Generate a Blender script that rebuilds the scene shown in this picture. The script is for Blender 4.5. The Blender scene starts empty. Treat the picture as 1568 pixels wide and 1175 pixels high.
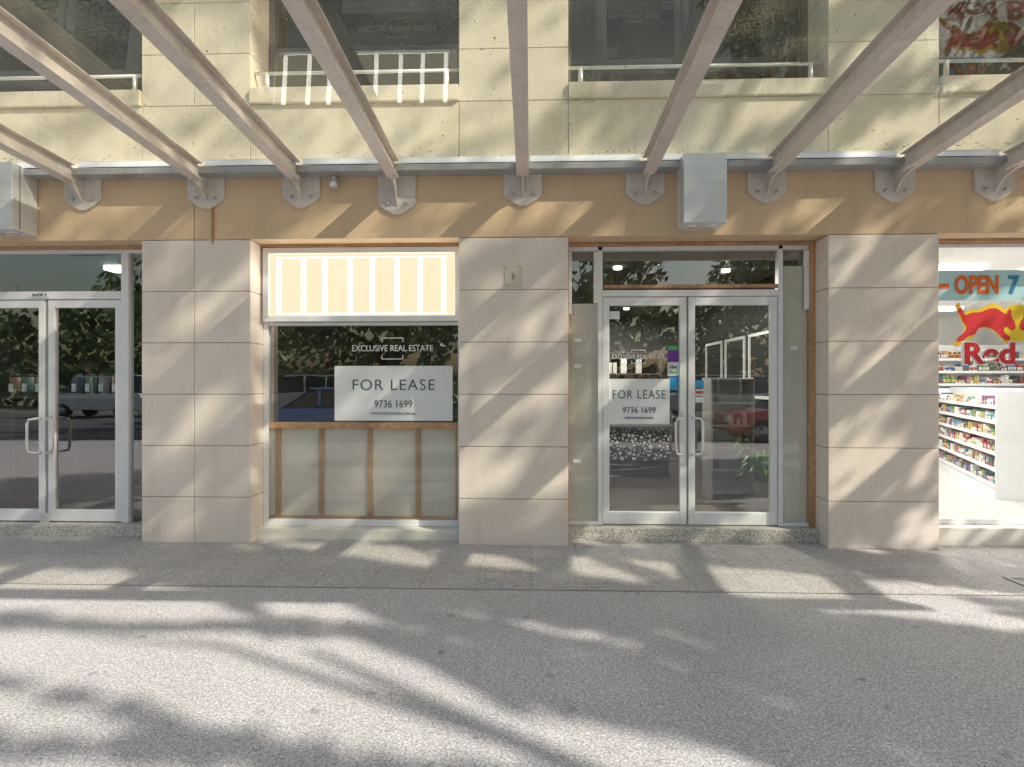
import bpy, math, random
from mathutils import Vector, noise
random.seed(7)
S=bpy.context.scene
S.view_settings.view_transform='Standard'; S.view_settings.look='None'; S.view_settings.exposure=0
COL=S.collection
# ---------------------------------------------------------------- materials
def mat(name,col,rough=.6,var=.12,scale=2.5,speck=.0,sscale=60,bump=0.0,metal=0,stretch=(1,1,1),spec=.4,stain=None,stainamt=0):
    m=bpy.data.materials.new(name); m.use_nodes=True
    nt=m.node_tree; N=nt.nodes; L=nt.links
    b=N['Principled BSDF']; b.inputs['Roughness'].default_value=rough; b.inputs['Metallic'].default_value=metal
    b.inputs['Specular IOR Level'].default_value=spec
    g=N.new('ShaderNodeNewGeometry'); mp=N.new('ShaderNodeMapping'); mp.inputs['Scale'].default_value=stretch
    L.new(g.outputs['Position'],mp.inputs['Vector'])
    n=N.new('ShaderNodeTexNoise'); n.inputs['Scale'].default_value=scale; n.inputs['Detail'].default_value=6; n.inputs['Roughness'].default_value=.65
    L.new(mp.outputs[0],n.inputs['Vector'])
    r=N.new('ShaderNodeValToRGB'); r.color_ramp.elements[0].position=.3; r.color_ramp.elements[1].position=.7
    r.color_ramp.elements[0].color=[c*(1-var) for c in col]+[1]; r.color_ramp.elements[1].color=[min(1,c*(1+var)) for c in col]+[1]
    L.new(n.outputs[0],r.inputs[0]); out=r.outputs[0]
    if speck>0:
        n2=N.new('ShaderNodeTexNoise'); n2.inputs['Scale'].default_value=sscale; n2.inputs['Detail'].default_value=3
        L.new(g.outputs['Position'],n2.inputs['Vector'])
        r2=N.new('ShaderNodeValToRGB'); r2.color_ramp.elements[0].position=.35; r2.color_ramp.elements[1].position=.65
        r2.color_ramp.elements[0].color=(1-speck,)*3+(1,); r2.color_ramp.elements[1].color=(1+speck,)*3+(1,)
        L.new(n2.outputs[0],r2.inputs[0])
        mx=N.new('ShaderNodeMix'); mx.data_type='RGBA'; mx.blend_type='MULTIPLY'; mx.inputs[0].default_value=1
        L.new(out,mx.inputs[6]); L.new(r2.outputs[0],mx.inputs[7]); out=mx.outputs[2]
    if stain:
        n3=N.new('ShaderNodeTexNoise'); n3.inputs['Scale'].default_value=1.0; n3.inputs['Detail'].default_value=5
        mp3=N.new('ShaderNodeMapping'); mp3.inputs['Scale'].default_value=(5,5,.7)
        L.new(g.outputs['Position'],mp3.inputs[0]); L.new(mp3.outputs[0],n3.inputs['Vector'])
        r3=N.new('ShaderNodeValToRGB'); r3.color_ramp.elements[0].position=.52; r3.color_ramp.elements[1].position=.75
        r3.color_ramp.elements[0].color=(0,0,0,1); r3.color_ramp.elements[1].color=(stainamt,)*3+(1,)
        L.new(n3.outputs[0],r3.inputs[0])
        mx=N.new('ShaderNodeMix'); mx.data_type='RGBA'; L.new(r3.outputs[0],mx.inputs[0]); L.new(out,mx.inputs[6]); mx.inputs[7].default_value=list(stain)+[1]; out=mx.outputs[2]
    L.new(out,b.inputs['Base Color'])
    if bump>0:
        bp=N.new('ShaderNodeBump'); bp.inputs['Strength'].default_value=bump; bp.inputs['Distance'].default_value=.006
        n4=N.new('ShaderNodeTexNoise'); n4.inputs['Scale'].default_value=sscale; n4.inputs['Detail'].default_value=4
        L.new(g.outputs['Position'],n4.inputs['Vector']); L.new(n4.outputs[0],bp.inputs['Height']); L.new(bp.outputs[0],b.inputs['Normal'])
    return m
def emis(name,col,st):
    m=bpy.data.materials.new(name); m.use_nodes=True; nt=m.node_tree; nt.nodes.clear()
    e=nt.nodes.new('ShaderNodeEmission'); e.inputs[0].default_value=list(col)+[1]; e.inputs[1].default_value=st
    o=nt.nodes.new('ShaderNodeOutputMaterial'); nt.links.new(e.outputs[0],o.inputs[0]); return m
def glass(name,tint,base=.05,gain=1.0,dirt=0.0,dirtcol=(.5,.48,.36)):
    m=bpy.data.materials.new(name); m.use_nodes=True; nt=m.node_tree; N=nt.nodes; L=nt.links; N.clear()
    t=N.new('ShaderNodeBsdfTransparent'); t.inputs[0].default_value=list(tint)+[1]
    g=N.new('ShaderNodeBsdfGlossy'); g.inputs['Roughness'].default_value=.0; g.inputs[0].default_value=(1,1,1,1)
    f=N.new('ShaderNodeFresnel'); f.inputs[0].default_value=1.5
    ge=N.new('ShaderNodeNewGeometry')
    bp=N.new('ShaderNodeBump'); bp.inputs['Strength'].default_value=.05; bp.inputs['Distance'].default_value=.02
    nz=N.new('ShaderNodeTexNoise'); nz.inputs['Scale'].default_value=1.6; L.new(ge.outputs['Position'],nz.inputs['Vector']); L.new(nz.outputs[0],bp.inputs['Height']); L.new(bp.outputs[0],g.inputs['Normal'])
    ma=N.new('ShaderNodeMath'); ma.operation='MULTIPLY_ADD'; ma.inputs[1].default_value=gain; ma.inputs[2].default_value=base; ma.use_clamp=True
    L.new(f.outputs[0],ma.inputs[0])
    mx=N.new('ShaderNodeMixShader'); L.new(ma.outputs[0],mx.inputs[0]); L.new(t.outputs[0],mx.inputs[1]); L.new(g.outputs[0],mx.inputs[2])
    o=N.new('ShaderNodeOutputMaterial'); last=mx.outputs[0]
    if dirt>0:
        d=N.new('ShaderNodeBsdfDiffuse'); d.inputs[0].default_value=list(dirtcol)+[1]
        tr=N.new('ShaderNodeBsdfTranslucent'); tr.inputs[0].default_value=list(dirtcol)+[1]
        ad=N.new('ShaderNodeMixShader'); ad.inputs[0].default_value=.6; L.new(d.outputs[0],ad.inputs[1]); L.new(tr.outputs[0],ad.inputs[2])
        n1=N.new('ShaderNodeTexNoise'); n1.inputs['Scale'].default_value=85; n1.inputs['Detail'].default_value=5
        n2=N.new('ShaderNodeTexNoise'); n2.inputs['Scale'].default_value=1.3; n2.inputs['Detail'].default_value=4
        L.new(ge.outputs['Position'],n1.inputs['Vector']); L.new(ge.outputs['Position'],n2.inputs['Vector'])
        r=N.new('ShaderNodeValToRGB'); r.color_ramp.elements[0].position=.36; r.color_ramp.elements[1].position=.70
        L.new(n1.outputs[0],r.inputs[0])
        r2=N.new('ShaderNodeValToRGB'); r2.color_ramp.elements[0].position=.3; r2.color_ramp.elements[1].position=.7; r2.color_ramp.elements[0].color=(.25,.25,.25,1)
        L.new(n2.outputs[0],r2.inputs[0])
        mm=N.new('ShaderNodeMath'); mm.operation='MULTIPLY'; L.new(r.outputs[0],mm.inputs[0]); L.new(r2.outputs[0],mm.inputs[1])
        m2=N.new('ShaderNodeMath'); m2.operation='MULTIPLY'; m2.inputs[1].default_value=dirt; L.new(mm.outputs[0],m2.inputs[0])
        mx2=N.new('ShaderNodeMixShader'); L.new(m2.outputs[0],mx2.inputs[0]); L.new(last,mx2.inputs[1]); L.new(ad.outputs[0],mx2.inputs[2]); last=mx2.outputs[0]
    L.new(last,o.inputs[0]); return m

STONE=mat('stone_block',(.88,.775,.70),.8,.05,1.6,.05,55,.2,stain=(.66,.53,.42),stainamt=.3)
STONE2=mat('stone_upper',(.78,.69,.55),.8,.07,1.6,.03,55,.1,stain=(.52,.43,.28),stainamt=.45)
JOINT=mat('joint_mortar',(.28,.24,.19),.9)
BAND=mat('ochre_render',(.74,.55,.36),.75,.07,1.2,.05,70,.15,stain=(.54,.39,.25),stainamt=.35)
WHITE=mat('white_aluminium',(.88,.88,.90),.35,.04,4,.0)
TIMBER=mat('stained_timber',(.54,.32,.17),.6,.25,6,.15,40,stretch=(1,1,.2))
STUD=mat('timber_stud',(.66,.45,.28),.7,.15,6)
PANEL=mat('cream_panel',(.92,.87,.78),.5,.05,2.2,.03,30,stain=(.78,.70,.57),stainamt=.35)
STEEL=mat('painted_steel',(.70,.63,.58),.45,.10,3,.06,30,stain=(.48,.38,.29),stainamt=.35)
CHAN=mat('channel_steel',(.40,.41,.42),.45,.12,3,.06,30,stain=(.25,.2,.15),stainamt=.45)
PLATE=mat('bracket_steel',(.70,.64,.59),.5,.12,6,.06,30)
BOLT=mat('bolt_metal',(.6,.58,.55),.35,metal=.8)
FLASH=mat('white_flashing',(.93,.94,.94),.4,.02)
LAMPBOX=mat('brushed_aluminium',(.80,.82,.84),.38,.08,2,metal=.4,stretch=(1,1,8))
PEBBLE=mat('pebblecrete',(.58,.54,.50),.8,.10,4,.55,110,.3)
SILLW=mat('sill_paint',(.82,.78,.71),.6,.08,3,.05,60)
BLACKW=mat('black_wall',(.02,.02,.022),.6)
GREYW=mat('grey_wall',(.15,.15,.15),.7)
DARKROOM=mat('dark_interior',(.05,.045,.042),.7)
DFLOOR=mat('interior_floor',(.08,.06,.05),.35,.15,3)
CEIL=mat('interior_ceiling',(.16,.155,.15),.8)
WHITEP=mat('white_board',(.90,.92,.93),.45,.02)
INK=mat('sign_ink',(.05,.08,.08),.5)
WINK=mat('white_vinyl',(.92,.92,.92),.5)
RUST=mat('rusty_pipe',(.45,.24,.12),.8,.3,12)
CHROME=mat('handle_metal',(.82,.82,.81),.22,metal=.5)
GLS=glass('shop_glass',(.82,.86,.85),.16,1.5)
GLSC=glass('clear_glass',(.96,.97,.96),.02,.7)
GLSU=glass('upper_glass',(.50,.52,.45),.03,1.0,.55,(.32,.29,.17))
GLSA=glass('awning_glass',(.92,.92,.80),.03,1.0,.42,(.58,.53,.35))
NEON=emis('neon_tube',(1,.95,.82),6)
LBOX=emis('lightbox_face',(1,.86,.58),1.1)
LAMP=emis('lamp_panel',(1,.97,.9),6)
def plain(n,c,r=.5,v=.05,metal=0): return mat(n,c,r,v,4,metal=metal)

# ---------------------------------------------------------------- helpers
def empty(name,loc=(0,0,0)):
    e=bpy.data.objects.new(name,None); e.location=loc; COL.objects.link(e); return e
def add(name,verts,faces,mats,parent=None,mi=None,smooth=False,bevel=0,loc=None):
    me=bpy.data.meshes.new(name); me.from_pydata(verts,[],faces)
    for m in (mats if isinstance(mats,(list,tuple)) else [mats]): me.materials.append(m)
    if mi: me.polygons.foreach_set('material_index',mi)
    if smooth: me.polygons.foreach_set('use_smooth',[True]*len(me.polygons))
    me.update(); o=bpy.data.objects.new(name,me); COL.objects.link(o)
    if parent: o.parent=parent
    if loc: o.location=loc
    if bevel:
        b=o.modifiers.new('b','BEVEL'); b.width=bevel; b.segments=2; b.limit_method='ANGLE'
    return o
BF=[(0,1,3,2),(4,6,7,5),(0,4,5,1),(2,3,7,6),(0,2,6,4),(1,5,7,3)]
def bv(b):
    x0,x1,y0,y1,z0,z1=b[:6]
    return [(x,y,z) for x in (x0,x1) for y in (y0,y1) for z in (z0,z1)]
def box(name,x0,x1,y0,y1,z0,z1,m,parent=None,bevel=0.0):
    return add(name,bv((x0,x1,y0,y1,z0,z1)),BF,m,parent,bevel=bevel)
def boxes(name,bl,mats,parent=None,bevel=0.0,xf=None):
    V=[];F=[];MI=[]
    for b in bl:
        o=len(V); vv=bv(b)
        if xf: vv=[xf(p) for p in vv]
        V+=vv; F+=[tuple(i+o for i in f) for f in BF]; MI+=[b[6] if len(b)>6 else 0]*6
    return add(name,V,F,mats,parent,MI,bevel=bevel)
def pane(name,x0,x1,z0,z1,y,m,parent=None):
    return add(name,[(x0,y,z0),(x1,y,z0),(x1,y,z1),(x0,y,z1)],[(0,1,2,3)],m,parent)
def frame(name,x0,x1,z0,z1,w,y0,y1,m,parent,bevel=.003,wt=None,wb=None):
    wt=wt or w; wb=wb or w
    return boxes(name,[(x0,x0+w,y0,y1,z0,z1),(x1-w,x1,y0,y1,z0,z1),(x0+w,x1-w,y0+.001,y1,z1-wt,z1),(x0+w,x1-w,y0+.001,y1,z0,z0+wb)],m,parent,bevel)
def tube(name,pts,rad,m,parent=None,n=10,cyc=False):
    V=[];F=[]; pts=[Vector(p) for p in pts]
    if not isinstance(rad,(list,tuple)): rad=[rad]*len(pts)
    up=Vector((.13,.21,.97)).normalized()
    for i,p in enumerate(pts):
        d=(pts[min(i+1,len(pts)-1)]-pts[max(i-1,0)]).normalized()
        a=d.cross(up)
        if a.length<.1: a=d.cross(Vector((1,0,0)))
        a.normalize(); b=d.cross(a)
        for k in range(n):
            t=2*math.pi*k/n; V.append(tuple(p+rad[i]*(math.cos(t)*a+math.sin(t)*b)))
    for i in range(len(pts)-1):
        for k in range(n): F.append((i*n+k,i*n+(k+1)%n,(i+1)*n+(k+1)%n,(i+1)*n+k))
    F.append(tuple(range(n))[::-1]); F.append(tuple(range((len(pts)-1)*n,len(pts)*n)))
    return add(name,V,F,m,parent,smooth=True)
def text(name,s,cx,z,w,h,y,m,parent,left=False,off=0,sp=1):
    c=bpy.data.curves.new(name,'FONT'); c.body=s; c.size=1; c.extrude=.002; c.align_x='LEFT' if left else 'CENTER'; c.align_y='CENTER'; c.offset=off; c.space_character=sp
    c.materials.append(m); o=bpy.data.objects.new(name,c); COL.objects.link(o); o.parent=parent
    bpy.context.view_layer.update(); d=o.dimensions
    o.rotation_euler=(math.pi/2,0,0); o.location=(cx,y,z); o.scale=(w/d.x,h/d.y,1); return o
def disc(name,cx,cz,r,y,m,parent,sx=1,n=28):
    return add(name,[(cx+r*sx*math.cos(2*math.pi*i/n),y,cz+r*math.sin(2*math.pi*i/n)) for i in range(n)],[tuple(range(n))],m,parent)

# ---------------------------------------------------------------- ground
def paver_mat():
    m=mat('paving',(.54,.51,.50),.85,.10,1.4,.4,130,.2)
    nt=m.node_tree;N=nt.nodes;L=nt.links;b=N['Principled BSDF']
    src=b.inputs['Base Color'].links[0].from_socket
    g=N.new('ShaderNodeNewGeometry')
    br=N.new('ShaderNodeTexBrick'); br.offset=.0; br.inputs['Scale'].default_value=1; br.inputs['Brick Width'].default_value=.40; br.inputs['Row Height'].default_value=.373; br.inputs['Mortar Size'].default_value=.004
    br.inputs['Color1'].default_value=(1,1,1,1); br.inputs['Color2'].default_value=(.93,.93,.93,1); br.inputs['Mortar'].default_value=(.70,.68,.66,1)
    L.new(g.outputs['Position'],br.inputs['Vector'])
    mx=N.new('ShaderNodeMix'); mx.data_type='RGBA'; mx.blend_type='MULTIPLY'; mx.inputs[0].default_value=1
    L.new(src,mx.inputs[6]); L.new(br.outputs[0],mx.inputs[7]); L.new(mx.outputs[2],b.inputs['Base Color']); return m
def spots(m,sc=2.6,th=.055,dark=.45):
    nt=m.node_tree;N=nt.nodes;L=nt.links;b=N['Principled BSDF']; src=b.inputs['Base Color'].links[0].from_socket
    g=N.new('ShaderNodeNewGeometry'); nz=N.new('ShaderNodeTexNoise'); nz.inputs['Scale'].default_value=20
    L.new(g.outputs['Position'],nz.inputs['Vector'])
    va=N.new('ShaderNodeVectorMath'); va.operation='MULTIPLY_ADD'; va.inputs[1].default_value=(.05,.05,0); L.new(nz.outputs[1],va.inputs[0]); L.new(g.outputs['Position'],va.inputs[2])
    v=N.new('ShaderNodeTexVoronoi'); v.inputs['Scale'].default_value=sc; L.new(va.outputs[0],v.inputs['Vector'])
    r=N.new('ShaderNodeValToRGB'); r.color_ramp.elements[0].position=th*.5; r.color_ramp.elements[1].position=th*1.3
    r.color_ramp.elements[0].color=(dark,)*3+(1,); r.color_ramp.elements[1].color=(1,1,1,1)
    L.new(v.outputs['Distance'],r.inputs[0])
    mx=N.new('ShaderNodeMix'); mx.data_type='RGBA'; mx.blend_type='MULTIPLY'; mx.inputs[0].default_value=1
    L.new(src,mx.inputs[6]); L.new(r.outputs[0],mx.inputs[7]); L.new(mx.outputs[2],b.inputs['Base Color'])
def grain(m,sc,lo,hi):
    nt=m.node_tree;N=nt.nodes;L=nt.links;b=N['Principled BSDF']; src=b.inputs['Base Color'].links[0].from_socket
    g=N.new('ShaderNodeNewGeometry'); v=N.new('ShaderNodeTexVoronoi'); v.inputs['Scale'].default_value=sc; L.new(g.outputs['Position'],v.inputs['Vector'])
    sep=N.new('ShaderNodeSeparateColor'); L.new(v.outputs['Color'],sep.inputs[0])
    mr=N.new('ShaderNodeMapRange'); mr.inputs[3].default_value=lo; mr.inputs[4].default_value=hi; L.new(sep.outputs[0],mr.inputs[0])
    mx=N.new('ShaderNodeMix'); mx.data_type='RGBA'; mx.blend_type='MULTIPLY'; mx.inputs[0].default_value=1
    L.new(src,mx.inputs[6]); L.new(mr.outputs[0],mx.inputs[7]); L.new(mx.outputs[2],b.inputs['Base Color'])
PAVER=paver_mat(); spots(PAVER,5,.09,.68); grain(PAVER,170,.82,1.15)
ASPH=mat('footpath_asphalt',(.55,.525,.525),.85,.08,.9,.3,90,.3); grain(ASPH,150,.72,1.26); spots(ASPH,4.2,.09,.66); spots(ASPH,8.5,.10,.76); spots(ASPH,13,.10,.8)
ROADM=mat('road_asphalt',(.12,.12,.12),.8,.2,.8,.3,80,.3)
GRM=mat('ground_earth',(.2,.2,.14),.9,.3,.4)
add('ground',[(-400,-400,-.14),(400,-400,-.14),(400,400,-.14),(-400,400,-.14)],[(0,1,2,3)],GRM)
box('footpath',-60,60,-8.5,8,-.3,0,ASPH)
add('paving_strip',[(-60,-1.12,.004),(60,-1.12,.004),(60,.6,.004),(-60,.6,.004)],[(0,1,2,3)],PAVER)
add('road',[(-120,-24,-.132),(120,-24,-.132),(120,-8.7,-.132),(-120,-8.7,-.132)],[(0,1,2,3)],ROADM)
box('kerb',-60,60,-8.7,-8.5,-.3,.006,plain('kerb_concrete',(.42,.41,.39),.8),None,.02)
mk=empty('road_marking')
for i in range(-8,9): add('bay_line_%d'%(i+9),[(i*5.6+dx,y,-.127) for dx,y in((0,-11.2),(.1,-11.2),(.1,-8.9),(0,-8.9))],[(0,1,2,3)],plain('road_paint',(.7,.7,.68)) if i==-8 else bpy.data.materials['road_paint'],mk)
pc=empty('pit_cover')
box('cover_plate',3.62,4.75,-1.22,-.78,-.02,.010,plain('cover_metal',(.14,.14,.14),.5,metal=.3),pc,.003)
boxes('cover_rim',[(3.59,4.78,-1.25,-1.222,-.02,.014),(3.59,4.78,-.778,-.75,-.02,.014),(3.59,3.618,-1.222,-.778,-.02,.014)],plain('rim_metal',(.35,.34,.33),.4),pc)

# ---------------------------------------------------------------- building
B=empty('shop_building')
PIL=[(-6.9,-5.9),(-3.635,-2.604),(-.66,.34),(2.67,3.64),(6.0,7.0)]
J=[.0,.424,.903,1.382,1.861,2.340,2.819]
G=.0028
for i,(a,b) in enumerate(PIL):
    core=box('pillar_core_%d'%i,a+.008,b-.008,.008,.5,0,2.818,JOINT,B)
    bl=[]
    cols=[(a,b)] if i!=1 else [(a,-3.137-G),(-3.137+G,b)]
    for k in range(6):
        for (c,d) in cols: bl.append((c,d,0,.49,J[k]+(G if k else 0),J[k+1]-G))
    boxes('pillar_blocks_%d'%i,bl,STONE,B,.004)
    bl=[(c,d,0,.5,4.07+.479*k+G,4.07+.479*(k+1)-G) for k in range(9) for (c,d) in cols]
    boxes('upper_pillar_blocks_%d'%i,bl,STONE2,B,.004)
    box('upper_core_%d'%i,a+.01,b-.01,.01,.49,4.07,8.38,JOINT,B)
for (a,b) in ((-16,-6.904),(7.004,16)): box('side_wall',a,b,.002,.6,0,8.38,STONE,B)
box('lintel_band_left',-6.9,-3.140,0,.5,2.822,3.50,BAND,B,.004)
box('lintel_band_right',-3.134,7.0,0,.5,2.822,3.50,BAND,B,.004)
edges=[-6.9,-5.9,-3.635,-2.604,-.66,.34,2.67,3.64,6.0,7.0]
for k in range(9):
    a,b=edges[k]+G,edges[k+1]-G
    boxes('spandrel_%d'%k,[(a,b,0,.5,3.504,4.07-G)],STONE2,B,.004)
OP=[(-5.9,-3.635),(-2.604,-.66),(.34,2.67),(3.64,6.0)]
RAIL=plain('rail_metal',(.78,.78,.76),.35,metal=.3)
for i,(a,b) in enumerate(OP):
    box('upper_sill_%d'%i,a+G,b-G,-.035,.5,4.07+G,4.215,STONE2,B,.006)
    pane('upper_window_%d'%i,a,b,4.215,6.45,.40,GLSU,B)
    frame('upper_frame_%d'%i,a+.002,b-.002,4.217,6.44,.05,.37,.43,plain('dark_frame',(.12,.11,.10)) if i==0 else bpy.data.materials['dark_frame'],B)
    box('upper_spandrel_%d'%i,a+G,b-G,.0,.5,6.45,8.38,STONE2,B,.004)
    box('upper_dark_backing_%d'%i,a,b,.55,.56,4.2,6.45,DARKROOM,B)  # dark sheet standing in for the shaded room behind the glass
    tube('balcony_rail_%d'%i,[(a,.08,4.40),(b,.08,4.40)],.016,RAIL,B)
    tube('rail_post_%d'%i,[(a+.12,.08,4.21),(a+.12,.08,4.40)],.022,RAIL,B)
    tube('rail_post_b%d'%i,[(b-.12,.08,4.21),(b-.12,.08,4.40)],.022,RAIL,B)
box('roof_slab',-16,16,.61,8,8.2,8.38,GREYW,B)
box('parapet_cap',-16,16,-.06,.66,8.385,8.5,STONE2,B)
tube('rust_pipe',[(-2.955,-.010,3.4),(-2.955,-.010,2.90),(-2.955,-.010,2.78)],[.009,.009,.006],RUST,B)
pl=empty('intercom_plate')
box('plate',-.235,-.085,-.012,-.001,2.365,2.555,plain('plate_beige',(.74,.66,.54),.6),pl,.004)
box('slot',-.168,-.156,-.018,-.0125,2.43,2.49,JOINT,pl)
for px_,pz_ in ((-.222,2.378),(-.098,2.378),(-.222,2.542),(-.098,2.542)): tube('screw',[(px_,-.013,pz_),(px_,-.017,pz_)],.007,BOLT,pl)

def room(tag,x0,x1,wl,wr,wb,fl,ce,zt=2.78,zf=.13,depth=6.5):
    box(tag+'_floor',x0,x1,.35,depth,.01,zf,fl,B); box(tag+'_ceiling',x0,x1,.502,depth,zt+.05,zt+.15,ce,B)
    box(tag+'_back',x0,x1,depth,depth+.1,0,zt+.15,wb,B)
    box(tag+'_lwall',x0-.06,x0,.502,depth,0,zt+.15,wl,B); box(tag+'_rwall',x1,x1+.06,.502,depth,0,zt+.15,wr,B)
room('left_shop',-6.7,-3.2,DARKROOM,DARKROOM,DARKROOM,DFLOOR,DARKROOM,zf=.11)
room('main_shop',-3.0,3.0,DARKROOM,BLACKW,GREYW,DFLOOR,CEIL)
WH=plain('white_room',(.80,.80,.78),.6); WF=plain('white_tile_floor',(.68,.66,.63),.25)
room('right_shop',3.2,10,WH,WH,WH,WF,WH,zf=.12)

# ---- left door unit
box('left_threshold',-5.9,-3.635,.17,.45,.002,.112,PEBBLE,B,.006)
boxes('left_frame',[(-5.9,-3.637,.25,.33,2.765,2.798),(-5.9,-5.84,.25,.33,.114,2.764),(-4.02,-3.945,.25,.33,.114,2.764),(-3.70,-3.637,.25,.33,.114,2.764),
   (-5.60,-5.55,.25,.33,.114,2.764),(-5.549,-4.022,.252,.33,2.312,2.39)],WHITE,B,.004)
box('left_head_timber',-5.9,-3.637,.20,.33,2.80,2.8185,TIMBER,B)
pane('left_transom_glass',-5.55,-4.02,2.39,2.765,.29,GLS,B)
pane('left_side_glass',-3.945,-3.70,.15,2.765,.29,GLS,B); pane('left_side_glass_b',-5.84,-5.6,.15,2.765,.29,GLS,B)
for n,(a,b) in (('left_leaf_a',(-5.545,-4.800)),('left_leaf_b',(-4.765,-4.026))):
    frame(n,a,b,.125,2.305,.062,.262,.318,WHITE,B,.004,wt=.075,wb=.11); pane(n+'_glass',a+.06,b-.06,.23,2.235,.29,GLS,B)
box('left_leaf_gap',-4.799,-4.766,.275,.31,.125,2.3,plain('gap_dark',(.35,.34,.33)),B)
def handle(name,x,side,zc,hh=.17,par=None):
    y=.262; dx=.075*side; yo=y-.075; z0=zc-hh; z1=zc+hh; r=.035
    pts=[(x,y,z0),(x,yo+r,z0),(x+dx*.15,yo+.008,z0+.004),(x+dx*.8,yo,z0+.01),(x+dx,yo,z0+.05),(x+dx,yo,zc),(x+dx,yo,z1-.05),(x+dx*.8,yo,z1-.01),(x+dx*.15,yo+.008,z1-.004),(x,yo+r,z1),(x,y,z1)]
    return tube(name,pts,.0125,CHROME,par or B,12)
handle('left_handle_a',-4.835,-1,.97); handle('left_handle_b',-4.73,1,.97)
box('left_bolt',-4.83,-4.74,.235,.262,.10,.21,CHROME,B,.006)
sp=empty('shop_number_plate'); box('plate',-4.93,-4.74,.243,.249,2.33,2.375,WHITEP,sp); text('number','SHOP 3',-4.835,2.352,.14,.026,.241,INK,sp)
cu=empty('jar_display')
cc=[(.30,.16,.10),(.16,.26,.22),(.42,.33,.16),(.10,.11,.18),(.16,.26,.15),(.40,.36,.30)]
cm=[plain('jar_%d'%i,c) for i,c in enumerate(cc)]+[plain('jar_lid',(.06,.06,.06)),WHITEP]
box('shelf_board',-5.5,-4.08,.40,.62,1.33,1.352,plain('shelf_dark',(.12,.10,.09)),cu)
for k,xx in enumerate((-5.45,-4.80,-4.13)): box('shelf_leg_%d'%k,xx,xx+.03,.42,.60,.112,1.329,bpy.data.materials['shelf_dark'],cu)
for i,x in enumerate((-5.30,-5.16,-5.02,-4.64,-4.50,-4.36,-4.22)):
    tube('jar_%d'%i,[(x,.48,1.353),(x,.48,1.40),(x,.48,1.55)],[.036,.042,.050],cm[i%6],cu,16)
    tube('lid_%d'%i,[(x,.48,1.551),(x,.48,1.58)],[.051,.042],cm[6],cu,16)
    box('label_%d'%i,x-.022,x+.022,.425,.433,1.40,1.48,cm[7],cu)
_l=bpy.data.lights.new('left_shop_lamp','AREA')
_l.energy=16; _l.size=.4; _lo=bpy.data.objects.new('lamp',_l); _lo.location=(-4.8,1.2,2.7); COL.objects.link(_lo)
lf=empty('ceiling_lamp'); _lo.parent=lf; box('lamp_fitting',-4.85,-4.65,1.1,1.3,2.775,2.825,LAMP,lf)

# ---- window unit
box('window_sill_stone',-2.604,-.66,.12,.45,.002,.100,SILLW,B,.006)
box('window_head_timber',-2.602,-.662,.20,.33,2.795,2.8185,TIMBER,B)
boxes('window_frame',[(-2.602,-2.555,.25,.33,.102,2.793),(-.70,-.662,.25,.33,.102,2.793),(-2.554,-.701,.25,.33,.102,.165),(-2.554,-.701,.252,.33,2.045,2.075)],WHITE,B,.004)
box('window_transom_timber',-2.554,-.701,.262,.34,1.045,1.105,TIMBER,B,.003)
pane('window_glass',-2.555,-.70,1.105,2.045,.29,GLS,B)
pane('window_lower_glass',-2.555,-.70,.165,1.045,.272,GLSC,B)
box('window_lower_panel',-2.555,-.70,.305,.32,.165,1.045,PANEL,B)
for i,x in enumerate((-2.50,-2.07,-1.59,-1.12,-.73)): box('stud_%d'%i,x,x+.052,.284,.303,.167,1.043,STUD,B)
box('stud_bottom',-2.555,-.70,.286,.302,.167,.19,STUD,B)
lb=empty('illuminated_sign')
frame('sign_frame',-2.585,-.668,2.078,2.790,.055,.20,.249,WHITE,lb,.004)
box('sign_face',-2.53,-.723,.24,.249,2.133,2.735,LBOX,lb)
def npts(pts,n,r=.011): tube(n,[(p[0],.215,p[1]) for p in pts],r,NEON,lb,8)
for i in range(8):
    xx=-2.43+i*.228; jit=(.0,.012,-.01,.006,-.004,.01,0,.0)[i]
    npts([(xx+jit,2.175),(xx+jit,2.68)],'tube_v%d'%i,.021)
npts([(-2.45,2.695),(-.80,2.695)],'tube_top',.004); npts([(-2.45,2.155),(-.80,2.155)],'tube_bottom',.004)
pane('sign_cover',-2.53,-.723,2.133,2.735,.203,GLSC,lb)
def lease(x0,x1,z0,z1,y,fw,hc):
    e=empty('for_lease_sign'); cx=(x0+x1)/2; h=z1-z0
    box('board',x0,x1,y-.004,y,z0,z1,WHITEP,e)
    text('headline','FOR LEASE',cx,z1-h*.355,fw,h*.19,y-.0065,INK,e,off=-.012,sp=1.12)
    text('phone','9736 1699',cx,z0+h*.30,fw*.46*hc,h*.13,y-.0065,INK,e,off=-.008)
    text('web','WWW.EXCLUSIVERE.COM.AU',cx,z0+h*.13,fw*.54,h*.045,y-.0065,INK,e,off=-.01,sp=1.15)
    return e
lease(-1.912,-.757,1.120,1.653,.286,.80,1)
lease(.745,1.325,1.096,1.526,.286,.50,1.35)
def agency(cx,z,w,hh):
    e=empty('agency_window_lettering')
    text('name','EXCLUSIVE REAL ESTATE',cx,z,w,hh,.285,WINK,e)
    s=w*.13
    for nm,(a,b,c,d) in {'t':(-s,s,s*.98,s),'b':(-s,s,-s,-s*.98)}.items(): box('bracket_'+nm,cx+a,cx+b,.283,.286,z+c-.003,z+d+.003,WINK,e)
    for q in (-1,1):
        for r in (-1,1): box('bracket_side',cx+q*s-.003,cx+q*s+.003,.2825,.2865,z+min(r*s*.6,r*s),z+max(r*s*.6,r*s),WINK,e)
agency(-1.345,1.822,.79,.06); agency(1.03,1.738,.50,.045)

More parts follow.
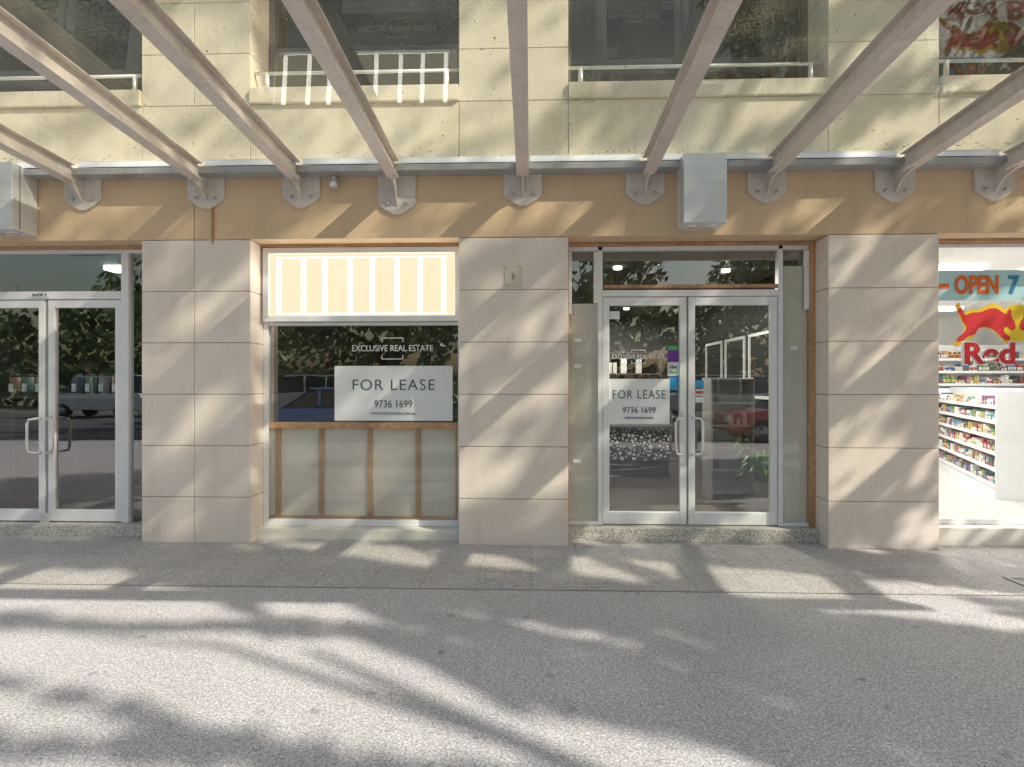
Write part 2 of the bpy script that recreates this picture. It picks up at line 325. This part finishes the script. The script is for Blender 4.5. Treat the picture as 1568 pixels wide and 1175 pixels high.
# ---- door unit
box('door_step',.34,2.67,.16,.45,.002,.130,PEBBLE,B,.008)
boxes('door_timber',[(.342,2.668,.22,.33,2.79,2.8185),(2.622,2.668,.23,.33,.132,2.789),(.342,.36,.23,.33,.132,2.789),(.70,2.335,.262,.33,2.395,2.425)],TIMBER,B,.003)
boxes('door_unit_frame',[(.640,.683,.25,.33,.132,2.788),(2.337,2.378,.25,.33,.132,2.788),(.361,2.620,.25,.33,2.752,2.7885) ,
  (.684,2.336,.252,.33,2.312,2.372),(.361,.639,.25,.33,.132,.165),(2.379,2.620,.25,.33,.132,.165),(2.575,2.62,.245,.262,2.18,2.74),(.361,.39,.245,.262,2.15,2.74),(.600,.639,.248,.27,2.25,2.74)],WHITE,B,.003)
pane('door_transom_glass',.684,2.336,2.425,2.752,.29,GLS,B)
for n,(a,b,zt) in (('side_l',(.361,.64,2.25)),('side_r',(2.378,2.62,2.60))):
    pane(n+'_glass',a,b,zt,2.752,.29,GLS,B); box(n+'_panel',a,b,.288,.30,.165,zt-.002,PANEL,B)
    pane(n+'_lowglass',a,b,.165,zt,.282,GLSC,B)
for z in (1.88,1.63,.72): box('label',.41,.48,.275,.279,z,z+.035,WHITEP,B)
box('label_r',2.46,2.53,.275,.279,1.80,1.835,WHITEP,B)
for n,(a,b) in (('door_leaf_a',(.688,1.478)),('door_leaf_b',(1.498,2.332))):
    frame(n,a,b,.140,2.305,.062,.262,.318,WHITE,B,.004,wt=.078,wb=.115); pane(n+'_glass',a+.06,b-.06,.25,2.232,.29,GLS,B)
box('leaf_gap',1.479,1.497,.275,.31,.14,2.3,bpy.data.materials['gap_dark'],B)
handle('door_handle_a',1.435,-1,.985,.175); handle('door_handle_b',1.535,1,.985,.175)
box('door_lock',1.425,1.455,.25,.2625,1.15,1.21,CHROME,B,.004)
st=empty('door_sticker')
def stk(a,b,c,d,col,n): box(n,a,b,.283,.286,c,d,plain('sticker_'+n,col),st)
stk(1.31,1.41,1.69,1.80,(.2,.05,.35),'purple'); stk(1.31,1.41,1.802,1.84,(.1,.5,.15),'green'); stk(1.305,1.415,1.555,1.685,(.8,.8,.8),'white'); stk(1.32,1.41,1.42,1.548,(.05,.35,.7),'blue')
text('sticker_text','Uber',1.36,1.64,.07,.03,.281,INK,st); text('sticker_text2','Eats',1.36,1.59,.06,.028,.281,bpy.data.materials['sticker_green'],st)
stk(1.57,1.65,1.44,1.51,(.05,.35,.65),'blue_r'); stk(1.57,1.65,1.365,1.43,(.75,.78,.8),'pale_r'); stk(1.57,1.65,1.30,1.355,(.8,.8,.8),'white_r'); box('red_r',1.575,1.645,.279,.282,1.385,1.41,plain('sticker_red',(.7,.1,.05)),st)
stk(.755,.85,2.10,2.175,(.8,.8,.8),'permit')
TZ=mat('terrazzo',(.5,.5,.5),.4)
nt=TZ.node_tree; v=nt.nodes.new('ShaderNodeTexVoronoi'); v.inputs['Scale'].default_value=18; v.feature='DISTANCE_TO_EDGE'; g=nt.nodes.new('ShaderNodeNewGeometry'); nt.links.new(g.outputs['Position'],v.inputs['Vector'])
r=nt.nodes.new('ShaderNodeValToRGB'); r.color_ramp.interpolation='CONSTANT'; r.color_ramp.elements[0].color=(.02,.02,.02,1); r.color_ramp.elements[1].position=.17; r.color_ramp.elements[1].color=(.7,.7,.68,1)
nt.links.new(v.outputs[0],r.inputs[0]); nt.links.new(r.outputs[0],nt.nodes['Principled BSDF'].inputs['Base Color'])
ct=empty('shop_counter'); box('front',.75,2.0,3.0,3.6,.38,.84,TZ,ct,.004); box('top',.72,2.04,2.96,3.64,.842,.88,DARKROOM,ct,.004); box('plinth',.78,1.98,3.05,3.6,.131,.378,BLACKW,ct)
sh=empty('display_shelf')
boxes('unit',[(2.10,2.12,1.5,1.85,.131,1.55),(2.58,2.60,1.5,1.85,.131,1.55),(2.12,2.58,1.83,1.85,.131,1.55)]+[(2.121,2.579,1.502,1.829,z,z+.02) for z in (.2,.46,.72,.98,1.24,1.52)],plain('shelf_white',(.62,.62,.61)),sh)
sh2=empty('display_shelf')
boxes('unit',[(-.3,-.27,5.9,6.3,.131,2.1),(2.5,2.53,5.9,6.3,.131,2.1)]+[(-.269,2.499,5.9,6.3,z,z+.03) for z in (.3,.75,1.2,1.65,2.06)],bpy.data.materials['shelf_dark'],sh2)
gm=[plain('goods_%d'%i,c) for i,c in enumerate([(.45,.07,.06),(.62,.48,.16),(.12,.28,.15),(.09,.16,.36),(.75,.73,.68),(.3,.14,.26),(.55,.3,.13),(.16,.36,.44),(.8,.8,.78),(.15,.13,.12)])]
random.seed(3)
boxes('goods',[(xx,xx+.05,1.55,1.62,z,z+random.uniform(.06,.14),random.choice([4,8,9,0,4])) for z in (.48,.74,1.0,1.26) for xx in (2.16,2.24,2.32,2.41,2.48) if random.random()<.45],gm,sh)
boxes('goods',[(xx,xx+random.uniform(.06,.13),5.95,6.1,z,z+random.uniform(.1,.3),random.choice([4,8,9,0,6,1])) for z in (.332,.782,1.232,1.682) for xx in [-.2+.15*k for k in range(17)] if random.random()<.7],gm,sh2)
wp=empty('wall_moulding_frame')
for (y0,y1) in ((1.9,2.7),(2.85,3.65),(3.8,4.6)):
    z0,z1=1.28,2.15
    boxes('moulding',[(2.975,2.998,y0,y0+.04,z0,z1),(2.975,2.998,y1-.04,y1,z0,z1),(2.975,2.998,y0+.04,y1-.04,z1-.04,z1),(2.975,2.998,y0+.04,y1-.04,z0,z0+.04)],WHITEP,wp)
pp=empty('potted_plant')
tube('pot',[(2.52,1.05,.131),(2.52,1.05,.25),(2.52,1.05,.42)],[.09,.11,.13],plain('pot',(.2,.2,.2)),pp,16)
LEAFG=mat('leaf_green',(.14,.38,.07),.5,.3,8)
V=[];F=[]
for i in range(60):
    a=random.uniform(0,6.28); l=random.uniform(.15,.40); up=random.uniform(.05,.50); d=Vector((math.cos(a),math.sin(a),0)); n=Vector((-d.y,d.x,0)); p=Vector((2.52,1.05,.42)); o=len(V)
    q=[p,p+d*l*.35+Vector((0,0,up*.7)),p+d*l*.75+Vector((0,0,up)),p+d*l+Vector((0,0,up*.75))]; w=[.004,.022,.018,.002]
    for k in range(4): V+= [tuple(q[k]+n*w[k]),tuple(q[k]-n*w[k])]
    for k in range(3): F.append((o+2*k,o+2*k+1,o+2*k+3,o+2*k+2))
add('leaves',V,F,LEAFG,pp)
def light(n,loc,e,size=.3,col=(1,.93,.82),par=None):
    l=bpy.data.lights.new(n,'AREA'); l.energy=e; l.size=size; l.color=col; o=bpy.data.objects.new(n,l); o.location=loc; COL.objects.link(o); 
    if par:o.parent=par
dl=empty('ceiling_downlight')
for i,(x,y) in enumerate(((1.0,1.4),(2.3,1.6),(1.2,3.2),(2.3,3.4),(-1.5,2.0),(1.7,5.0))):
    tube('fitting_%d'%i,[(x,y,2.83),(x,y,2.80)],.05,LAMP,dl,16)
    if i in (1,5): light('lamp_%d'%i,(x-(.5 if i==1 else 0),y+(.5 if i==1 else 0),2.78),60 if i==1 else 55,.3,par=dl)
bx=empty('shop_back_counter'); box('cab',-2.7,-.6,2.2,2.8,.131,1.0,plain('cab_wood',(.2,.12,.07)),bx,.01); box('cab_top',-2.75,-.55,2.15,2.85,1.002,1.04,GREYW,bx)

# ---- right shop
box('right_sill_stone',3.64,6.0,.12,.45,.002,.166,SILLW,B,.006)
boxes('right_frame',[(3.642,6.0,.25,.33,.168,.215),(3.642,3.70,.25,.33,.216,2.79),(5.95,6.0,.25,.33,.216,2.79),(3.701,5.949,.252,.33,2.752,2.79)],WHITE,B,.004)
box('right_head_timber',3.642,6.0,.20,.33,2.793,2.8185,TIMBER,B)
pane('right_glass',3.70,5.95,.215,2.752,.29,GLSC,B)
bn=empty('open_hours_banner'); BLU=plain('banner_blue',(.50,.80,.88)); RED=plain('sign_red',(.75,.03,.04)); ORG=plain('sign_orange',(.85,.17,.03)); YEL=plain('sign_yellow',(.95,.68,.03)); NAV=plain('sign_blue',(.03,.26,.55))
box('banner',3.702,5.94,.285,.288,2.262,2.545,BLU,bn); box('stripe',3.702,3.93,.281,.284,2.375,2.42,ORG,bn)
text('open','OPEN',4.185,2.40,.40,.18,.281,ORG,bn,off=.035); text('days','7 DAYS',4.47,2.40,.62,.18,.281,NAV,bn,True,off=.03)
dk=empty('energy_drink_decal')
disc('sun',4.56,2.05,.175,.2872,YEL,dk)
def smooth(pts,it=2):
    for _ in range(it):
        q=[]
        for i in range(len(pts)):
            a=pts[i]; b=pts[(i+1)%len(pts)]
            q+=[(a[0]*.75+b[0]*.25,a[1]*.75+b[1]*.25),(a[0]*.25+b[0]*.75,a[1]*.25+b[1]*.75)]
        pts=q
    return pts
bull=[(-.02,.07),(-.06,.12),(-.02,.15),(.0,.12),(.02,.07),(.08,.10),(.17,.10),(.24,.13),(.32,.14),(.38,.10),(.42,.08),(.44,.13),(.47,.12),(.46,.06),(.50,.02),(.51,-.04),(.47,-.06),(.43,-.02),(.39,-.03),(.40,-.08),(.46,-.11),(.44,-.15),(.39,-.13),(.33,-.07),(.28,-.04),(.20,-.02),(.14,-.04),(.12,-.09),(.05,-.10),(-.01,-.15),(-.07,-.15),(-.05,-.11),(.02,-.07),(.04,-.02),(.0,.02)]
bull=smooth(bull)
def strip(name,pts,y,m,par,ox,oz,sx,sz): return add(name,[(ox+p[0]*sx,y,oz+p[1]*sz) for p in pts],[tuple(range(len(pts)))],m,par)
strip('bull',bull,.284,RED,dk,4.06,2.04,.95,1.1)
strip('bull_b',[(-p[0],p[1]) for p in bull][::-1],.284,RED,dk,5.06,2.04,.95,1.1)
strip('bull_outline',[(.22+(p[0]-.22)*1.09,p[1]*1.28) for p in bull],.2865,YEL,dk,4.06,2.04,.95,1.1)
text('word_back','Red Bull',4.035,1.755,1.04,.235,.287,WINK,dk,True,off=.05)
text('word','Red Bull',4.06,1.755,1.0,.205,.283,RED,dk,True,off=.03)
def gondola(name,cx,cy,length,depth,h,tiers,rot=0,seed=0):
    random.seed(seed); e=empty(name,(cx,cy,.121)); e.rotation_euler=(0,0,rot)
    L_=length/2; W_=depth/2; bl=[(-L_,L_,-.02,.02,0,h),(-L_,L_,-W_,W_,0,.12),(-L_-.02,-L_,-W_,W_,0,h*.98),(L_,L_+.02,-W_,W_,0,h*.98)]; gd=[]
    for k in range(tiers):
        z=.14+(h-.2)*k/tiers; d=W_*(1-.35*k/tiers)
        bl.append((-L_+.001,L_-.001,-d,d,z,z+.02)); bl.append((-L_+.001,L_-.001,-d-.012,-d-.002,z-.01,z+.035))
        x=-L_+.03
        while x<L_-.12:
            w=random.uniform(.035,.085); hh=random.uniform(.40,.80)*(h-.2)/tiers; c=random.choice([0,1,2,3,4,4,5,6,7,8,8,9]); c2=random.choice([4,8,9,1,0])
            for r in range(random.randint(1,3)):
                a=x+w*.06; b=x+w*.94; y=-d+random.uniform(.015,.04)
                if random.random()<.5:
                    gd.append((a,b,y,-.03,z+.021,z+hh*.78,c)); gd.append((a+w*.25,b-w*.25,y+w*.3,y+w*.8,z+hh*.78,z+hh,c2))
                else: gd.append((a,b,y,-.03,z+.021,z+hh,c))
                gd.append((a+.004,b-.004,y-.003,y-.0005,z+hh*.3,z+hh*.6,c2)); x+=w
            x+=random.choice([0,0,.02])
    boxes('frame',bl,[WHITEP],e); boxes('goods',gd,gm,e)
gondola('grocery_shelf',6.62,3.30,3.9,.8,1.30,6,rot=math.radians(-114),seed=1)
gondola('grocery_shelf',6.9,6.05,5.2,.7,2.1,8,seed=2)
cl=empty('ceiling_light_panel')
for i,(x,y) in enumerate(((4.6,1.6),(6.4,1.6),(5.2,3.6),(7.6,3.4),(7,5.2))):
    box('panel_%d'%i,x-.6,x+.6,y-.15,y+.15,2.79,2.825,LAMP,cl)
    if i in (0,2,3): light('panel_lamp_%d'%i,(x,y,2.77),55,.8,(1,.97,.92),cl)

# ---------------------------------------------------------------- awning
A=empty('glass_awning')
BX=[-6.3,-5.25,-4.187,-3.012,-2.118,-1.228,-.072,1.032,2.120,3.245,4.110,5.2,6.3]
Y0,Y1=-.17,-3.6; SL=.062
def zb(y): return 3.32+SL*(-y-.25)
HB=.155
for i,x in enumerate(BX):
    w=.053; h=HB
    V=[];F=[]
    def bar(xa,xb,ya,yb,da,db):
        o=len(V)
        for xx in (xa,xb):
            for yy in (ya,yb):
                for dd in (da,db): V.append((xx,yy,zb(yy)+dd))
        F.extend([tuple(k+o for k in f) for f in BF])
    bar(x-w,x+w,Y1,Y0,0,.010); bar(x-.005,x+.005,Y1,Y0,.010,h-.010); bar(x-w,x+w,Y1,Y0,h-.010,h)
    add('beam_%d'%i,V,F,STEEL,A,bevel=.002)
    dz=-.07 if i==5 else 0
    pw=.175
    pp_=[(x-pw,3.40),(x-pw,3.20+dz),(x-pw*.62,3.145+dz),(x-.03,3.10+dz),(x+.03,3.10+dz),(x+pw*.62,3.145+dz),(x+pw,3.20+dz),(x+pw,3.40)]
    n=len(pp_); V=[(p[0],-.022,p[1]) for p in pp_]+[(p[0],-.001,p[1]) for p in pp_]
    add('bracket_%d'%i,V,[tuple(range(n)),tuple(range(n,2*n))[::-1]]+[(k,k+n,(k+1)%n+n,(k+1)%n) for k in range(n)],PLATE,A,bevel=.003)
    V=[(x+s,yy,zz) for s in (-.007,.007) for yy,zz in ((-.022,3.46),(-.30,3.46),(-.30,3.325),(-.12,3.27),(-.022,3.17+dz))]
    add('gusset_%d'%i,V,[(0,1,2,3,4),(9,8,7,6,5)]+[(k,k+5,(k+1)%5+5,(k+1)%5) for k in range(5)],PLATE,A)
    for sx in (-.085,.085): tube('bolt_%d'%i,[(x+sx,-.022,3.20+dz),(x+sx,-.036,3.20+dz)],.017,BOLT,A,6); tube('boltend_%d'%i,[(x+sx,-.036,3.20+dz),(x+sx,-.05,3.20+dz)],.009,BOLT,A,8)
for i in range(len(BX)-1):
    a,b=BX[i]+.008,BX[i+1]-.008
    boxes('wall_channel_%d'%i,[(a,b,-.16,-.145,3.385,3.440),(a,b,-.144,-.002,3.385,3.395)],CHAN,A,.002)
    fa,fb=a+.06,b-.06
    boxes('flashing_%d'%i,[(fa,fb,-.150,-.143,3.452,3.505),(fa,fb,-.142,-.004,3.498,3.505)],FLASH,A)
    yy0,yy1=-.165,-3.75
    add('glass_pane_%d'%i,[(a,yy0,zb(yy0)+HB+.006),(b,yy0,zb(yy0)+HB+.006),(b,yy1,zb(yy1)+HB+.006),(a,yy1,zb(yy1)+HB+.006)],[(0,1,2,3)],GLSA,A)
box('front_gutter',-6.5,6.5,-3.70,-3.60,zb(-3.6)-.02,zb(-3.6)+.14,STEEL,A,.005)
random.seed(11)
V=[];F=[]
for i in range(700):
    x=random.uniform(-5,5.5); y=random.choice([random.uniform(-3.3,-.25),random.uniform(-.32,-.19)]); z=zb(y)+HB+.012; a=random.uniform(0,6.28); l=random.uniform(.005,.018); w=l*.35; o=len(V)
    d=(math.cos(a),math.sin(a)); 
    V+=[(x+d[0]*l,y+d[1]*l,z),(x-d[1]*w,y+d[0]*w,z+.006),(x-d[0]*l,y-d[1]*l,z),(x+d[1]*w,y-d[0]*w,z+.004)]; F.append((o,o+1,o+2,o+3))
add('fallen_leaves',V,F,plain('dry_leaf',(.2,.14,.07)))
for (a,b) in ((-5.0,-4.63),(1.313,1.679)):
    e=empty('wall_lamp'); box('housing',a,b,-.27,-.003,2.865,3.465,LAMPBOX,e,.006)
    boxes('side_seam',[(a-.002,a+.001,-.20,-.19,2.88,3.45),(b-.001,b+.002,-.20,-.19,2.88,3.45)],JOINT,e)
    for q in (-.08,.08): tube('lens',[((a+b)/2+q,-.14,2.866),((a+b)/2+q,-.14,2.855)],.05,CHROME,e,16)
sc=empty('security_camera'); tube('mount',[(-1.80,-.06,3.385),(-1.80,-.06,3.33)],.02,CHROME,sc,12); tube('body',[(-1.80,-.06,3.335),(-1.80,-.07,3.27)],.036,LAMPBOX,sc,16)

# ---------------------------------------------------------------- vehicles across the street
TYRE=plain('tyre',(.02,.02,.02),.8); RIM=plain('rim',(.5,.5,.5),.3,metal=.7); CG=mat('car_glass',(.02,.025,.03),.08,spec=.8); LM=plain('headlamp',(.7,.7,.7),.2); TL=plain('tail_lamp',(.5,.02,.02),.3)
def car(name,cx,cy,col,van=False,flip=1):
    e=empty(name,(cx,cy,-.13)); e.rotation_euler=(0,0,0 if flip>0 else math.pi); P=mat('car_paint',col,.25,.02,spec=.6)
    if van: body=[(-2.3,.35),(-2.35,.8),(-2.3,1.05),(-1.55,1.15),(2.3,1.15),(2.38,.9),(2.35,.35)]; cab=[(-1.6,1.14),(-1.05,1.85),(-.8,1.95),(2.2,1.95),(2.3,1.14)]
    else: body=[(-2.15,.32),(-2.25,.55),(-2.15,.78),(-1.2,.93),(1.5,.98),(2.15,.92),(2.25,.6),(2.2,.32)]; cab=[(-1.15,.92),(-.45,1.38),(-.1,1.46),(.85,1.45),(1.2,1.35),(1.75,.96)]
    def ext(nm,pf,w0,w1,m,zb_,zt):
        n=len(pf); V=[]
        for s in (-1,1):
            for (x,z) in pf:
                k=(z-zb_)/(zt-zb_); V.append((x,s*(w0+(w1-w0)*k),z))
        return add(nm,V,[tuple(range(n)),tuple(range(n,2*n))[::-1]]+[(k,k+n,(k+1)%n+n,(k+1)%n) for k in range(n)],m,e,bevel=.05)
    ext('body',body,.86,.90,P,.3,1.1); zt=max(z for x,z in cab)
    ext('windows',cab,.84,.66,CG,.92,zt)
    top=[(x*.93+.02,z+.012) for x,z in cab if z>zt-.15]; xs=[p[0] for p in top]
    box('roof',min(xs),max(xs),-.66,.66,zt-.03,zt+.03,P,e,.02)
    for xp in (-.1,.9): boxes('pillar',[(xp,xp+.07,s*.78-.03,s*.78+.03,.95,zt-.05) for s in (-1,1)],P,e)
    for x in (-1.4,1.4):
        for s in (-1,1):
            tube('tyre',[(x,s*.70,.33),(x,s*.92,.33)],.33,TYRE,e,24); tube('rim',[(x,s*.90,.33),(x,s*.93,.33)],.2,RIM,e,16)
    for s in (-1,1): box('headlamp',-2.27,-2.15,s*.65-.15,s*.65+.15,.6,.74,LM,e,.02); box('tail_lamp',2.15,2.27,s*.7-.12,s*.7+.12,.65,.82,TL,e,.02)
car('parked_van',-20.5,-21,(.8,.8,.8),True); car('parked_car',-5.6,-10.1,(.14,.28,.55)); car('parked_car',-15.0,-21,(.75,.75,.75),flip=-1)
car('parked_car',7.4,-10.1,(.45,.03,.03)); car('parked_van',-9.5,-21,(.8,.8,.8),True,-1); car('parked_car',13,-10,(.7,.7,.72)); car('parked_car',1.5,-21,(.75,.75,.75),flip=-1); car('parked_van',8.5,-21,(.78,.78,.78),True); car('parked_car',-4,-21,(.7,.7,.72)); car('parked_van',-13.5,-17.5,(.82,.82,.82),True)

# ---------------------------------------------------------------- trees
BARK=mat('bark',(.16,.13,.10),.9,.3,5,.2,30,.5)
def leafmat(n,c):
    m=bpy.data.materials.new(n); m.use_nodes=True; nt=m.node_tree; N=nt.nodes; L=nt.links; b=N['Principled BSDF']
    b.inputs['Roughness'].default_value=.45
    g=N.new('ShaderNodeNewGeometry'); r=N.new('ShaderNodeValToRGB'); r.color_ramp.elements[0].color=[k*.5 for k in c]+[1]; r.color_ramp.elements[1].color=[k*2.0 for k in c]+[1]
    L.new(g.outputs['Random Per Island'],r.inputs[0]); L.new(r.outputs[0],b.inputs['Base Color']); return m
LEAF=leafmat('fig_leaf',(.14,.19,.07))
def leaves(name,pts,size,m,parent):
    V=[];F=[]
    for p in pts:
        d=Vector((random.gauss(0,1),random.gauss(0,1),random.gauss(0,1))).normalized(); a=d.orthogonal().normalized(); b=d.cross(a); s=size*random.uniform(.7,1.3); o=len(V); P=Vector(p)
        V+=[tuple(P+a*s),tuple(P+b*s*.55),tuple(P-a*s),tuple(P-b*s*.55)]; F.append((o,o+1,o+2,o+3))
    return add(name,V,F,m,parent)
def tree(name,base,fork,lumps,n,size,seed,accept=None,tr=.35,nl=None):
    random.seed(seed); e=empty(name); base=Vector(base); fk=base+Vector((random.uniform(-.3,.3),random.uniform(-.3,.3),fork))
    tube('trunk',[base-Vector((0,0,.3)),base+Vector((0,0,.3)),(base+fk)/2+Vector((.1,.05,0)),fk],[tr*1.7,tr*1.2,tr,tr*.85],BARK,e,14)
    pts=[]; tot=sum(l[3]**2 for l in lumps)
    for i,(x,y,z,r) in enumerate(lumps):
        c=Vector((x,y,z)); mid=fk.lerp(c,.5)+Vector((random.uniform(-.5,.5),random.uniform(-.5,.5),random.uniform(-.2,.7)))
        if nl is None or i%nl==0:
            tube('limb_%d'%i,[fk-Vector((0,0,.2)),fk.lerp(mid,.5)+Vector((0,0,.2)),mid,mid.lerp(c,.6),c],[tr*.5,tr*.36,tr*.25,tr*.16,tr*.08],BARK,e,8)
            for k in range(3 if nl is None else 1):
                dd=Vector((random.gauss(0,1),random.gauss(0,1),random.gauss(0,.7))).normalized()*r*.8
                tube('branch_%d_%d'%(i,k),[mid.lerp(c,.5),c+dd*.4,c+dd],[tr*.14,tr*.09,tr*.03],BARK,e,6)
        for k in range(int(n*r*r/tot)):
            d=Vector((random.gauss(0,1),random.gauss(0,1),random.gauss(0,1))).normalized()*r*random.random()**.45; d.z*=.9
            p=c+d
            if accept:
                if not accept(p): continue
            elif noise.noise(p*1.1)<-.08: continue
            pts.append(p)
    leaves('foliage',pts,size,LEAF,e)
az=Vector((.86,-.51,0)).normalized(); EL=math.radians(38); TE=math.tan(EL)
ps=Vector((-az.y,az.x,0))
def inpoly(x,y,P):
    c=False;j=len(P)-1
    for i in range(len(P)):
        if (P[i][1]>y)!=(P[j][1]>y) and x<(P[j][0]-P[i][0])*(y-P[i][1])/(P[j][1]-P[i][1])+P[i][0]: c=not c
        j=i
    return c
GP=[[(-5.6,-.66),(-3.3,-.76),(-2.5,-1.15),(-1.6,-1.72),(-2.4,-1.80),(-3.52,-1.64),(-5.6,-1.50)],  # ground outlines kept free of leaf shadow, so sun patches land here
 [(-5.0,-1.68),(-2.76,-1.86),(-1.79,-1.82),(-.95,-1.94),(-.30,-2.40),(.15,-3.00),(-.45,-3.03),(-1.24,-2.84),(-2.0,-2.60),(-2.85,-2.38),(-5.0,-2.20)],
 [(-4.2,-2.32),(-2.7,-2.46),(-1.65,-2.74),(-1.8,-2.94),(-2.6,-2.86),(-4.2,-2.70)],
 [(-3.8,-2.90),(-1.57,-3.00),(-.55,-3.14),(-.3,-4.3),(-3.8,-4.3)],
 [(-.20,-2.58),(.45,-2.72),(.95,-2.90),(1.6,-3.5),(.35,-3.45)],
 [(-2.4,.10),(-1.87,0.10),(-.29,-.28),(.94,-.64),(2.12,-1.16),(3.8,-1.78),(3.8,-2.00),(2.12,-1.48),(.94,-.98),(-.29,-.66),(-1.87,-.26)],
 [(.2,-.20),(1.5,-.50),(4.4,-1.28),(4.4,-1.50),(1.5,-.76),(.2,-.44)],
 [(-2.0,-1.20),(-1.2,-1.38),(-.9,-1.76),(-1.7,-1.66)]]
WP=[[(-.85,.36),(.50,.48),(.50,.90),(-.85,.74)],[(-2.3,2.74),(-1.1,3.08),(-1.1,3.20),(-2.3,2.94)],[(-9,3.42),(9,3.42),(9,3.56),(-9,3.56)]]  # wall outlines kept sunlit in the same way
def accept(p):  # drops leaves according to where their shadow would land
    lam=(-p.y)/(-az.y); xw=p.x-az.x*lam; zw=p.z-TE*lam
    if zw>0:
        for P in WP:
            if inpoly(xw,zw,P): return False
        if zw>5.6: return random.random()<.35
        n=noise.noise(Vector((xw*.25+3,(zw-.35*xw)*1.8,0)))+.35*noise.noise(Vector((xw*.7+3,(zw-.35*xw)*4,4)))
        if zw<3.3: return random.random()<(.36 if n<.06 else .13)
        return random.random()<(.60 if n<-.08 else .05)
    lam=p.z/TE; x=p.x-az.x*lam; y=p.y-az.y*lam
    for P in GP:
        if inpoly(x,y,P): return False
    return noise.noise(Vector(((y+.39*x)*3.8+7,x*.24,0)))<.40
lumps=[]
random.seed(21)
for v in (-5.2,-3.8,-2.4,-1.0,.4,1.8,3.0):
    for q in (-3.6,-1.9,-.2,1.5,3.2,4.9,6.6):
        s=10.5+random.uniform(-1.0,1.0); P=az*s+ps*(v+random.uniform(-.3,.3)); lumps.append((P.x,P.y,q+random.uniform(-.3,.3)+TE*s,1.25))
Pb=az*10.5+ps*(-2.6)
tree('dapple_mask_tree',(Pb.x,Pb.y,0),3.2,lumps,66000,.11,5,accept,.34,nl=8)  # out-of-view tree, its crown shaped to throw the planned dapple
def crown(cx,cy,z0,R,k,seed):
    random.seed(seed); return [(cx+random.uniform(-R,R),cy+random.uniform(-R,R),z0+random.uniform(0,2.6),random.uniform(.9,1.5)) for _ in range(k)]
for i,(x,y) in enumerate(((-12,-15),(-5.0,-14.5),(1.5,-14.5),(10,-16))):
    tree('street_tree',(x,y,-.13),2.2,crown(x,y,3.4,2.7,11,40+i),4200,.15,60+i,None,.28)
random.seed(99); pts=[]
for i in range(14000):
    x=random.uniform(-50,50); hmax=7.5+2.6*noise.noise(Vector((x*.12,0,0)))+2.0*noise.noise(Vector((x*.5,4,0))); z=random.uniform(0,1)**.8*hmax
    if noise.noise(Vector((x*.5,9,z*.5)))<-.22 and z>2.2: continue
    pts.append((x,-34+random.uniform(-2,2),z))
leaves('distant_trees',pts,.42,LEAF,None)
pts=[]
for i in range(3000):
    x=random.uniform(-5.5,0.5); h=1.5+1.1*noise.noise(Vector((x*.8,1,0)))
    pts.append((x,-13.2+random.uniform(-.6,.6),random.uniform(-.1,h)))
leaves('garden_shrubs',pts,.11,leafmat('shrub_leaf',(.24,.34,.10)),None)

# ---------------------------------------------------------------- light, sky, camera
W=bpy.data.worlds.new('World'); S.world=W; W.use_nodes=True; nt=W.node_tree
bg=nt.nodes['Background']; sk=nt.nodes.new('ShaderNodeTexSky'); sk.sky_type='NISHITA'; sk.sun_disc=False; sk.sun_elevation=EL; sk.sun_rotation=math.atan2(az.x,az.y)
sk.dust_density=3.0; sk.air_density=1.8; sk.ozone_density=2.5
nt.links.new(sk.outputs[0],bg.inputs[0]); bg.inputs[1].default_value=.15
sl=bpy.data.lights.new('sun','SUN'); sl.energy=5; sl.angle=math.radians(.6); sl.color=(1,.95,.86)
so=bpy.data.objects.new('sun',sl); COL.objects.link(so)
dv=Vector((az.x*math.cos(EL),az.y*math.cos(EL),math.sin(EL))); so.rotation_euler=dv.to_track_quat('Z','Y').to_euler(); so.location=(20,-10,20)
cd=bpy.data.cameras.new('camera'); cd.lens=20; cd.sensor_width=36; cd.clip_end=1500; cd.clip_start=.05
co=bpy.data.objects.new('camera',cd); COL.objects.link(co); co.location=(0,-5.2,1.482); co.rotation_euler=(math.radians(90),0,math.radians(1.9)); S.camera=co
